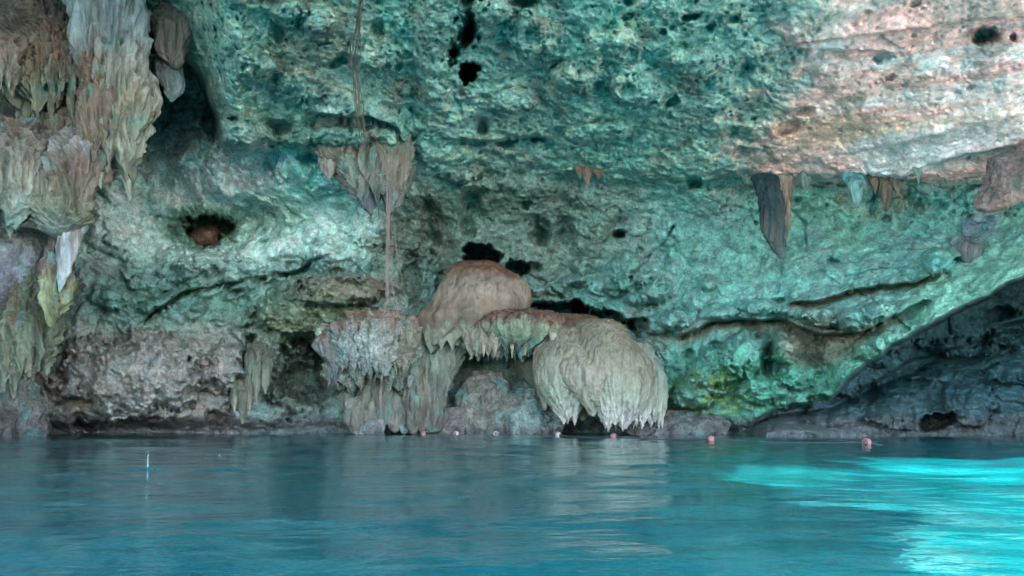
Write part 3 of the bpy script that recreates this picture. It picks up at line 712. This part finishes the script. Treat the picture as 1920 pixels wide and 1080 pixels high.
solid('rock', [(418, 372, 392), (426, 362, 402), (438, 358, 410), (450, 362, 408), (464, 372, 400)], depth_at(385, 436) - .5, M_ROCK, [(418, C(.20, .12, .09)), (464, C(.26, .16, .12))], 'rounded brown stone lodged in the round hole of the left wall', 'rock', None,
      seed=150, flute=.05, lump=.12, rugn=.08, tint=0, nth=80, nt_=80)
# beside the black cleft
GC = 'short stalactites beside the black cleft'
solid('stalactite', [(5, 290, 340), (45, 290, 348), (80, 292, 342), (105, 298, 338), (130, 322, 336)], 15.7, M_FLOW, [(10, C(.20, .19, .18)), (90, C(.28, .24, .23)), (130, C(.46, .38, .36))],
      'stubby brown stalactite with pink tips right of the black cleft', 'stalactite', GC, seed=14, flute=.12)
solid('stalactite', [(95, 290, 325), (140, 296, 338), (165, 304, 342), (192, 318, 324)], 15.9, M_FLOW, [(110, C(.24, .24, .26)), (190, C(.38, .50, .55))],
      'slanting bluish stalactite below the stubby brown one', 'stalactite', GC, seed=15, flute=.09)
solid('stalactite', [(95, 262, 290), (120, 264, 292), (150, 274, 286)], 17.2, M_FLOW, [(95, C(.10, .28, .26)), (150, C(.10, .30, .28))],
      'small dark teal drapery inside the black cleft', 'stalactite', GC, seed=16, flute=.08)
# under the ceiling lip
GM = 'dripstones under the ceiling lip'
c = solid('dripstone_curtain', [(240, 590, 750), (290, 604, 744), (320, 628, 742), (350, 652, 738), (372, 680, 732), (388, 700, 722)], 16.9, M_FLOW,
      [(268, C(.34, .38, .34)), (300, C(.34, .30, .24)), (345, C(.40, .40, .36)), (388, C(.22, .28, .32))],
      'fan shaped fluted dripstone curtain under the ceiling lip by the roots', 'dripstone curtain', GM, ratio=.5, seed=17, flute=.34, nfl=.17, lump=.14, nt_=170, nth=240, lobes=(7, 30), hollow=True, tuck=0)
solid('drip_tooth', [(285, 598, 626), (305, 600, 628), (325, 608, 622), (336, 614, 619)], 16.6, M_FLOW, [(285, C(.5, .46, .42)), (336, C(.5, .46, .42))], seed=18, parent=c, nth=50, nt_=70)
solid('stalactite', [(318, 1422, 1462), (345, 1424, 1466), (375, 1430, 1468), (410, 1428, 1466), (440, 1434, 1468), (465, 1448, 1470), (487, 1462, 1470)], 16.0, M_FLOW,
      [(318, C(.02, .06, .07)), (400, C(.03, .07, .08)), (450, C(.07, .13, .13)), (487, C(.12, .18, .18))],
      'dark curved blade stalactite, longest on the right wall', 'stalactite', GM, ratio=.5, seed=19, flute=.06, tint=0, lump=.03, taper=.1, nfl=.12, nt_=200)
solid('stalactite', [(322, 1462, 1492), (360, 1462, 1484), (400, 1462, 1480), (440, 1460, 1476), (468, 1462, 1468)], 16.15, M_FLOW, [(322, C(.38, .25, .2)), (460, C(.42, .40, .32))],
      'thin tan stalactite behind the dark curved blade', 'stalactite', GM, ratio=.8, seed=40, flute=.08)
solid('stalactite', [(318, 1590, 1626), (340, 1592, 1626), (365, 1596, 1620), (390, 1602, 1612)], 16.2, M_FLOW, [(318, C(.12, .42, .46)), (365, C(.26, .50, .52))],
      'short blue green stub stalactite under the lip on the right', 'stalactite', GM, seed=41, flute=.05)
solid('stalactite', [(338, 1722, 1750), (352, 1722, 1748), (366, 1728, 1742)], 15.9, M_FLOW, [(338, C(.16, .36, .32)), (366, C(.2, .4, .36))], 'small green knob of dripstone near the white ceiling band', 'stalactite', GM, seed=42, flute=.04)
solid('stalactite', [(440, 1800, 1836), (460, 1797, 1836), (480, 1802, 1834), (502, 1815, 1832)], depth_at(1818, 470) - .12, M_FLOW, [(440, C(.30, .42, .46)), (480, C(.2, .22, .24)), (500, C(.3, .34, .36))],
      'tooth shaped grey stalactite below the blue knob near the right edge', 'stalactite', GM, seed=43, flute=.06)
solid('rock_lump', [(405, 1812, 1862), (420, 1806, 1868), (445, 1806, 1864), (462, 1815, 1850)], depth_at(1838, 430) + .1, M_ROCK, [(405, C(.42, .46, .62)), (440, C(.26, .46, .50))], 'rounded bluish knob above the tooth shaped stalactite', 'rock', None, seed=44, flute=.02, lump=.08)
o = solid('rock_lump', [(285, 1885, 1990), (310, 1875, 1990), (340, 1862, 1960), (370, 1842, 1930), (398, 1830, 1880)], 13.9, M_ROCK, [(285, C(.16, .13, .13)), (398, C(.26, .20, .19))],
      'dark slanting rock rib at the right frame edge under the white band', 'rock', None, seed=45, lump=.12)
rngm = random.Random(4)
for i, (x0, y0, l, w, lab) in enumerate(((1088, 316, 20, 7, 'short brown stalactite, left end of the row above the dark hollow'), (1102, 318, 34, 9, 'longest brown stalactite of the row above the dark hollow'),
        (1122, 322, 14, 7, 'stubby stalactite right of the longest one above the dark hollow'), (892, 318, 20, 9, 'lone pale stalactite on the ceiling lip above the mound'),
        (1641, 334, 30, 6, 'thin stalactite right of the blue green stub'), (1664, 336, 62, 11, 'long ribbed brown stalactite halfway between stub and blue knob'), (1684, 338, 30, 8, 'short tan stalactite joined to the long ribbed brown one'),
        (1510, 330, 34, 12, 'greyish stalactite right of the thin tan one'), (762, 300, 70, 20, 'pale blue stalactite at the right edge of the fan shaped curtain'), (1722, 315, 30, 5, 'thin pink stalactite at the start of the white ceiling band'))):
    cc = C(.26, .20, .16) if i in (0, 1, 2, 4, 5, 6) else C(.27, .36, .34)
    solid('small_stalactite', [(y0 - 24, x0 - w * 1.6, x0 + w * 1.5), (y0, x0 - w * 1.1, x0 + w), (y0 + l * .5, x0 - w * .7, x0 + w * .5), (y0 + l, x0 - w * .1, x0 + w * .2)], depth_at(x0, y0 - 4) + .05, M_FLOW, [(y0 - 20, cc * .9), (y0 + l, cc * 1.15)],
          lab, 'stalactite', 'small stalactites along the ceiling lip', seed=50 + i, nth=50, nt_=70, flute=.11, nfl=.1, taper=.5)

# ------------------------------------------------------------------ central flowstone formation
fm = solid('flowstone_mound', [(484, 872, 912), (492, 858, 938), (505, 845, 958), (525, 834, 976), (548, 822, 988), (566, 816, 993), (580, 804, 992), (592, 790, 984), (604, 780, 962), (620, 782, 930), (640, 792, 884), (655, 800, 874)], 19.3, M_SKIN,
      [(484, C(.20, .09, .075)), (510, C(.27, .14, .11)), (534, C(.48, .40, .35)), (562, C(.47, .39, .34)), (586, C(.34, .26, .21)), (606, C(.30, .24, .2)), (625, C(.40, .44, .36)), (655, C(.42, .5, .42))],
      'domed tan and rust flowstone mound in the centre of the wall', 'flowstone', None, ratio=.75, seed=60, flute=.05, nfl=.5, fscale=.6, lump=.10, rugn=.03, lobes=(9, 12), hollow=True, nt_=200, nth=260, cnoise=.2)
solid('flowstone_lobe', [(590, 778, 882), (610, 776, 880), (640, 790, 874), (665, 796, 862), (700, 786, 850), (740, 784, 835), (780, 790, 828), (816, 786, 832)], 19.5, M_FLOW, [(590, C(.36, .36, .29)), (640, C(.40, .46, .36)), (700, C(.24, .27, .21)), (800, C(.22, .2, .17))],
      None, None, ratio=.7, seed=61, flute=.18, parent=fm, nt_=200, nth=140)
solid('drip_fringe', [(596, 878, 968), (612, 876, 960), (632, 878, 948), (650, 884, 936), (668, 892, 926)], 18.7, M_SKIN, [(596, RUST), (615, C(.36, .33, .27)), (660, C(.50, .50, .42))],
      None, None, ratio=.6, seed=62, flute=.18, nfl=.11, lobes=(9, 16), hollow=True, parent=fm, nt_=120, nth=220)
cs = solid('flowstone_shelf', [(584, 930, 1010), (590, 905, 1036), (600, 890, 1047), (622, 900, 1049), (640, 912, 1040), (655, 925, 1008), (668, 940, 980)], 18.9, M_FLOW, [(584, C(.24, .13, .10)), (602, C(.26, .15, .11)), (612, C(.40, .44, .30)), (640, C(.24, .36, .28)), (668, C(.2, .34, .3))],
      'green fringed flowstone shelf jutting right from the mound', 'flowstone', None, ratio=.7, seed=63, flute=.2, nfl=.13, lobes=(11, 18), hollow=True, nt_=110, nth=240, lump=.12)
for i, (x0, ya, yb, w) in enumerate(((907, 630, 669, 4), (894, 628, 662, 3), (1038, 612, 645, 9), (985, 640, 668, 3), (960, 640, 672, 3))):
    solid('drip_tooth', [(ya, x0 - w, x0 + w), ((ya + yb) / 2, x0 - w * .8, x0 + w * .8), (yb, x0 - w * .3, x0 + w * .3)], 18.25, M_FLOW, [(ya, C(.40, .40, .30)), (yb, C(.48, .46, .36))],
          flute=.04, seed=70 + i, nth=32, nt_=40, parent=cs)
# jellyfish shaped bulb
GJ = 'overlapping lobes of the hanging bulb'
jb = solid('flowstone_bulb', [(596, 1098, 1144), (606, 1080, 1160), (626, 1058, 1180), (655, 1034, 1204), (690, 1014, 1222), (715, 1018, 1226), (745, 1034, 1222), (772, 1070, 1206)], 18.6, M_SKIN,
      [(598, C(.36, .27, .21)), (618, C(.32, .32, .24)), (690, C(.46, .42, .35)), (740, C(.50, .52, .43)), (800, C(.60, .68, .56))],
      'large jellyfish shaped flowstone bulb hanging just above the water', 'flowstone', None, ratio=.85, seed=80, flute=.06, nfl=.12, lump=.10, rugn=.03, lobes=(9, 24), hollow=True, nt_=260, nth=320, cnoise=.22)
for i, (rows_, dc, c1) in enumerate((
    ([(610, 1060, 1115), (640, 1022, 1110), (680, 1006, 1110), (715, 1002, 1108), (742, 1016, 1103), (766, 1038, 1092), (788, 1060, 1080)], 18.25, C(.40, .42, .34)),
    ([(610, 1040, 1090), (650, 1004, 1060), (690, 1000, 1046), (730, 1006, 1040), (762, 1024, 1042)], 18.55, C(.36, .34, .27)),
    ([(600, 1098, 1146), (625, 1086, 1172), (665, 1088, 1200), (712, 1098, 1217), (745, 1110, 1214), (776, 1122, 1200), (802, 1138, 1168)], 17.95, C(.40, .39, .31)),
    ([(640, 1160, 1215), (680, 1180, 1240), (720, 1192, 1250), (750, 1196, 1250), (775, 1204, 1246), (797, 1222, 1240)], 18.6, C(.46, .56, .50)),
    ([(680, 1160, 1215), (720, 1170, 1226), (760, 1180, 1222), (780, 1186, 1216), (797, 1190, 1204)], 18.25, C(.42, .50, .42)))):
    solid('bulb_lobe', rows_, dc, M_SKIN, [(600, C(.38, .32, .25)), (650, c1 * .85), (700, c1 * 1.1), (745, C(.54, .62, .50)), (790, C(.85, .85, .82))], seed=81 + i, ratio=.7, flute=.055, nfl=.075, lump=.05, rugn=.02,
          lobes=(5, 13), hollow=True, parent=jb, nt_=200, nth=200, cnoise=.22)
solid('flowstone_apron', [(586, 985, 1090), (600, 960, 1150), (625, 950, 1130), (655, 960, 1090), (700, 980, 1060), (740, 1000, 1050)], 19.6, M_SKIN, [(586, C(.26, .14, .11)), (605, C(.24, .14, .11)), (640, C(.26, .23, .17)), (740, C(.16, .22, .19))],
      'rust brown flowstone apron joining the mound to the hanging bulb', 'flowstone', None, seed=90, flute=.05, ratio=.6, lump=.08, rugn=.03, nth=180, nt_=140)

# left mushroom of dripstone with roots falling past it
ms = solid('flowstone_mushroom', [(586, 680, 770), (594, 650, 782), (612, 618, 786), (640, 608, 784), (670, 606, 776), (695, 614, 764), (715, 640, 752), (728, 660, 740)], 19.2, M_ROCK,
      [(586, C(.30, .18, .15)), (600, C(.30, .25, .2)), (630, C(.30, .36, .30)), (690, C(.24, .29, .24)), (728, C(.18, .2, .16))],
      'lumpy pale mushroom of flowstone left of the centre mound', 'flowstone', None, seed=100, ratio=.6, flute=.24, nfl=.25, fscale=.3, lump=.28, rugn=.16, lobes=(13, 34), hollow=True, nt_=200, nth=260)
rs = random.Random(8)
for i, (ro, dc, cc, mt) in enumerate((
    ([(600, 672, 738), (625, 660, 748), (655, 672, 744), (685, 684, 728), (705, 696, 716)], 18.45, C(.40, .44, .39), M_ROCK),
    ([(598, 722, 772), (622, 716, 784), (650, 722, 778), (680, 734, 762), (694, 742, 752)], 18.55, C(.37, .36, .28), M_ROCK),
    ([(625, 618, 660), (650, 606, 668), (675, 606, 660), (700, 612, 640), (716, 618, 628)], 18.65, C(.36, .37, .35), M_FLOW),
    ([(610, 636, 690), (640, 628, 690), (668, 640, 684), (690, 650, 672)], 18.5, C(.42, .44, .42), M_ROCK))):
    solid('hanging_lobe', ro, dc, mt, [(ro[0][0], C(.30, .20, .17)), (ro[0][0] + 18, cc * .7), (ro[-1][0], cc * .8)], seed=301 + i, flute=.16, nfl=.2, lump=.2, rugn=.14, ratio=.7, lobes=(7, 16), hollow=True, nth=140, nt_=120, parent=ms, tuck=.1)
for i, (x0, ya, yb, w, s) in enumerate(((658, 700, 795, 13, 1), (680, 700, 780, 11, 1), (700, 690, 812, 14, 1), (720, 680, 800, 12, 1), (740, 700, 812, 14, 1), (668, 740, 815, 16, 1), (758, 680, 815, 12, 1), (775, 650, 815, 14, 1), (648, 690, 770, 8, 1), (790, 640, 812, 10, 1))):
    solid('drip_column', [(ya, x0 - w * 1.3, x0 + w * 1.3), ((ya + yb) / 2, x0 - w, x0 + w), (ya * .2 + yb * .8, x0 - w * .8, x0 + w * .8), (yb, x0 - w * .5, x0 + w * .5)], 19.4 - .1 * (i % 2), M_FLOW,
          [(ya, C(.28, .30, .24)), (yb - 20, C(.26, .25, .20)), (yb, C(.34, .30, .27))], seed=120 + i, flute=.14, nth=60, nt_=110, parent=ms)
GB = 'free hanging dripstones under the centre formation'
solid('stalactite', [(700, 762, 776), (715, 763, 775), (728, 766, 770)], 18.9, M_FLOW, [(700, C(.36, .40, .36)), (728, C(.42, .44, .4))], 'tiny pale stalactite hanging in the dark gap right of the roots', 'stalactite', GB, seed=130, nth=40, nt_=40, flute=.03)
for (x0, ya, yb, w, s, lab) in ((455, 700, 796, 9, 131, 'cream pointed stalactite touching the waterline below the dark cleft at left'), (480, 640, 755, 10, 132, 'slim green stalactite in the cleft beside the left boulder'),
                                (440, 700, 775, 7, 133, 'narrow dark stalactite against the edge of the left boulder'), (497, 650, 740, 8, 134, 'short grey stalactite right of the slim green one'), (468, 640, 770, 8, 135, 'brown stalactite at the back of the cleft beside the left boulder')):
    solid('stalactite', [(ya, x0 - w, x0 + w), ((ya + yb) / 2, x0 - w, x0 + w * .8), (ya * .2 + yb * .8, x0 - w * .6, x0 + w * .6), (yb, x0 - w * .2, x0 + w * .1)], 18.9, M_FLOW,
          [(ya, C(.18, .18, .14)), (yb - 30, C(.26, .28, .20)), (yb, C(.44, .42, .32))], lab, 'stalactite', 'stalactites in the cleft beside the left boulder', tint=.2, seed=s, flute=.10, nth=60, nt_=110)
# rocks at the foot of the wall
for (x0, y0, rx, ry, dc, s, cc, lab) in ((915, 755, 62, 62, 20.0, 140, C(.24, .23, .19), 'knobbly brown rock under the centre mound at the water'), (1000, 775, 50, 48, 19.7, 141, C(.24, .30, .27), 'pale green rock at the water left of the bulb'),
                                         (830, 790, 40, 26, 19.8, 142, C(.22, .20, .18), 'low brown rock at the water below the column'), (690, 800, 30, 22, 19.2, 143, C(.24, .23, .22), 'grey rock at the water under the mushroom'),
                                         (1275, 795, 90, 26, 19.0, 144, C(.17, .17, .16), 'dark low rock at the water right of the bulb')):
    solid('rock', [(y0 - ry, x0 - rx * .5, x0 + rx * .4), (y0 - ry * .6, x0 - rx * .85, x0 + rx * .8), (y0, x0 - rx, x0 + rx), (y0 + ry * .7, x0 - rx, x0 + rx * .9), (max(y0 + ry, 825), x0 - rx * .9, x0 + rx * .9)], dc, M_ROCK,
          [(y0 - ry, cc), (y0 + ry * .5, cc * .9), (815, DUSK)], lab, 'rock', 'rocks along the waterline', seed=s, ratio=.55, flute=.04, lump=.2, rugn=.12, nth=150, nt_=120, taper=.02)

# ------------------------------------------------------------------ hanging roots
M_ROOT = plain('root_bark', (.27, .215, .195), .9, .2)
def tube(name, pts, r, mat, parent=None, sides=6, r1=None):
    pts = np.array(pts, float); n = len(pts)
    Tn = np.gradient(pts, axis=0); Tn /= np.linalg.norm(Tn, axis=1)[:, None] + 1e-9
    ref = np.where(np.abs(Tn[:, 2:3]) > .8, np.array([[0, 1, 0]]), np.array([[0, 0, 1]]))
    A = np.cross(Tn, ref); A /= np.linalg.norm(A, axis=1)[:, None]; B = np.cross(Tn, A)
    th = np.linspace(0, 2 * np.pi, sides, endpoint=False)
    rr = np.linspace(r, r if r1 is None else r1, n)[:, None, None]
    W = pts[:, None, :] + rr * (A[:, None, :] * np.cos(th)[None, :, None] + B[:, None, :] * np.sin(th)[None, :, None])
    I = np.arange(n * sides).reshape(n, sides); J = np.roll(I, -1, 1)
    Fr = np.stack([I[:-1], J[:-1], J[1:], I[1:]], -1).reshape(-1, 4)
    return mesh_from(name, W.reshape(-1, 3), Fr, mat, parent=parent)

def roots():
    e = bpy.data.objects.new('hanging_roots', None); COL.objects.link(e); e.location = (0, 0, 0)
    tag(e, 'thin brown tree roots trailing down the ceiling and hanging to the water', 'roots')
    rg = random.Random(11)
    for k in range(11):
        off = rg.uniform(-9, 9); pts = []
        ph = rg.uniform(0, 6)
        y = -30
        yend = (170, 190, 285, 285, 260, 150, 285, 285, 230, 285, 280)[k]
        while y <= yend:
            spread = .5 + .7 * math.sin(min(max(y, 0) / 150, 1) * 2.6)
            x = np.interp(y, [-30, 0, 60, 120, 180, 285], [680, 678, 671, 666, 672, 686]) + off * spread * (1.1 if y > 60 else .6) + 1.6 * math.sin(y * .07 + ph)
            d = np.interp(y, [-30, 285], [11.6, 16.0]) + .06 * math.sin(ph + y * .03)
            d = min(d, depth_at(x, y) - .12)
            pts.append(XYZ(x, y, d)); y += 6
        tube('root_strand', pts, rg.uniform(.007, .012), M_ROOT, e, 5, .006)
    for k in range(9):
        off = rg.uniform(-12, 12); ph = rg.uniform(0, 6); pts = []
        y0_ = 236; y1_ = rg.choice([560, 600, 700, 760, 790, 800, 806])
        y = y0_
        while y <= y1_:
            x = np.interp(y, [236, 285, 330, 420, 560, 620, 700, 806], [688, 718, 731, 729, 727, 720, 722, 717]) + off * np.interp(y, [270, 400, 560, 640, 720, 806], [1.1, .6, .5, 1.0, 1.5, 1.4]) + 1.0 * math.sin(y * .05 + ph)
            pts.append(XYZ(x, y, min(16.3, depth_at(x, y) - .08) + .05 * math.sin(ph))); y += 7
        tube('root_strand', pts, rg.uniform(.005, .009), M_ROOT, e, 5, .004)
    tube('root_strand', [XYZ(x, y, 16.3) for x, y in ((738, 425), (742, 450), (744, 480), (748, 500), (753, 518))], .007, M_ROOT, e, 5)
    tube('root_strand', [XYZ(x, y, 16.3) for x, y in ((733, 520), (736, 540), (740, 560), (745, 584))], .007, M_ROOT, e, 5)
roots()

# ------------------------------------------------------------------ float line
def buoys():
    pos = [(794, 811), (855, 812.5), (930, 815.5), (1047, 819), (1150, 822), (1333, 827.5), (1625, 834)]
    M_B = plain('faded_pink_plastic', (.36, .15, .15), .5)
    M_W = plain('sun_bleached_plastic', (.55, .38, .37), .5)
    M_D = plain('wet_dark_rubber', (.05, .03, .03), .35)
    M_R = plain('wet_rope', (.06, .07, .07), .8)
    R = .068
    pts = []
    labs = ['pink float nearest the rock wall, first on the line', 'pale float second from the rock wall', 'pale float in front of the dark rock, third from the wall', 'pink float below the left edge of the hanging bulb',
            'pink and dark float under the hanging bulb', 'red pink float between the bulb and the dark alcove', 'largest red pink float, nearest the bright water']
    from mathutils import Matrix
    for i, (x, y) in enumerate(pos):
        d = CAMH * F / (y - HZ)
        d = min(d, 18.3)
        c = np.array([(x - 960) / F * d, d, .035])
        pts.append(c)
        e = bpy.data.objects.new('buoy', None); COL.objects.link(e); e.location = c; e.rotation_euler = (.1 * i, .15 * (i % 3), .5 + .6 * i)
        tag(e, labs[i], 'float', 'floats on the line across the pool')
        # round shell: lathe with a moulded seam and two collars
        n, s = 24, 28
        a = np.linspace(0, np.pi, n); rr = R * np.sin(a) * (1 + .05 * np.exp(-((a - np.pi / 2) / .09) ** 2)); zz = -R * np.cos(a)
        th = np.linspace(0, 2 * np.pi, s, endpoint=False)
        W = np.stack([np.broadcast_to(zz[:, None], (n, s)), rr[:, None] * np.cos(th), rr[:, None] * np.sin(th)], -1)
        I = np.arange(n * s).reshape(n, s); J = np.roll(I, -1, 1); Fr = np.stack([I[:-1], J[:-1], J[1:], I[1:]], -1).reshape(-1, 4)
        mesh_from('shell', W.reshape(-1, 3), Fr, M_B if i >= 4 or i == 0 else M_W, parent=e)
        for sg in (-1, 1):
            tube('collar', [(sg * R * .86, 0, 0), (sg * R * 1.02, 0, 0), (sg * R * 1.22, 0, 0)], R * .52, M_D, e, 16, R * .30)
    # the rope sags into the water between the floats
    p = [np.array([pts[0][0] - .5, pts[0][1] + .25, .10])] + pts + [np.array([pts[-1][0] + 3.2, pts[-1][1] - 1.6, -.5])]
    full = []
    for a_, b_ in zip(p[:-1], p[1:]):
        for k in range(10):
            t = k / 10; q = a_ * (1 - t) + b_ * t; q = q.copy(); q[2] -= .028 * 4 * t * (1 - t); full.append(q)
    full.append(p[-1])
    o = tube('float_rope', full, .012, M_R, None, 6)
    tag(o, 'thin dark rope carrying the floats across the pool', 'rope')
buoys()

# ------------------------------------------------------------------ drop splash
def splash():
    m, nt, pb = new_mat('splash_water')
    pb.inputs['Base Color'].default_value = (.4, .6, .62, 1); pb.inputs['Roughness'].default_value = .12; pb.inputs['Transmission Weight'].default_value = .7; pb.inputs['IOR'].default_value = 1.33
    for (sx, sy, h, lab) in ((277, 881, .15, 'small jet of water thrown up by a falling drop at left'), (412, 856, .012, 'tiny bead of water right of the taller splash')):
        d = CAMH * F / (sy - HZ); x = (sx - 960) / F * d
        e = bpy.data.objects.new('water_splash', None); COL.objects.link(e); e.location = (x, d, 0); tag(e, lab, 'splash')
        tube('water_jet', [(0, 0, -.01), (0, 0, h * .15), (.001, 0, h * .4), (.002, 0, h * .75), (.002, 0, h * .85)], .008, m, e, 10, .002)
        n = 10; a = np.linspace(0, np.pi, n); th = np.linspace(0, 2 * np.pi, 10, endpoint=False); r = .004
        W = np.stack([r * np.sin(a)[:, None] * np.cos(th), r * np.sin(a)[:, None] * np.sin(th), np.broadcast_to((h + .004 + 1.6 * r * np.cos(a))[:, None], (n, 10))], -1)
        I = np.arange(n * 10).reshape(n, 10); J = np.roll(I, -1, 1)
        mesh_from('water_bead', W.reshape(-1, 3), np.stack([I[:-1], I[1:], J[1:], J[:-1]], -1).reshape(-1, 4), m, parent=e)
splash()
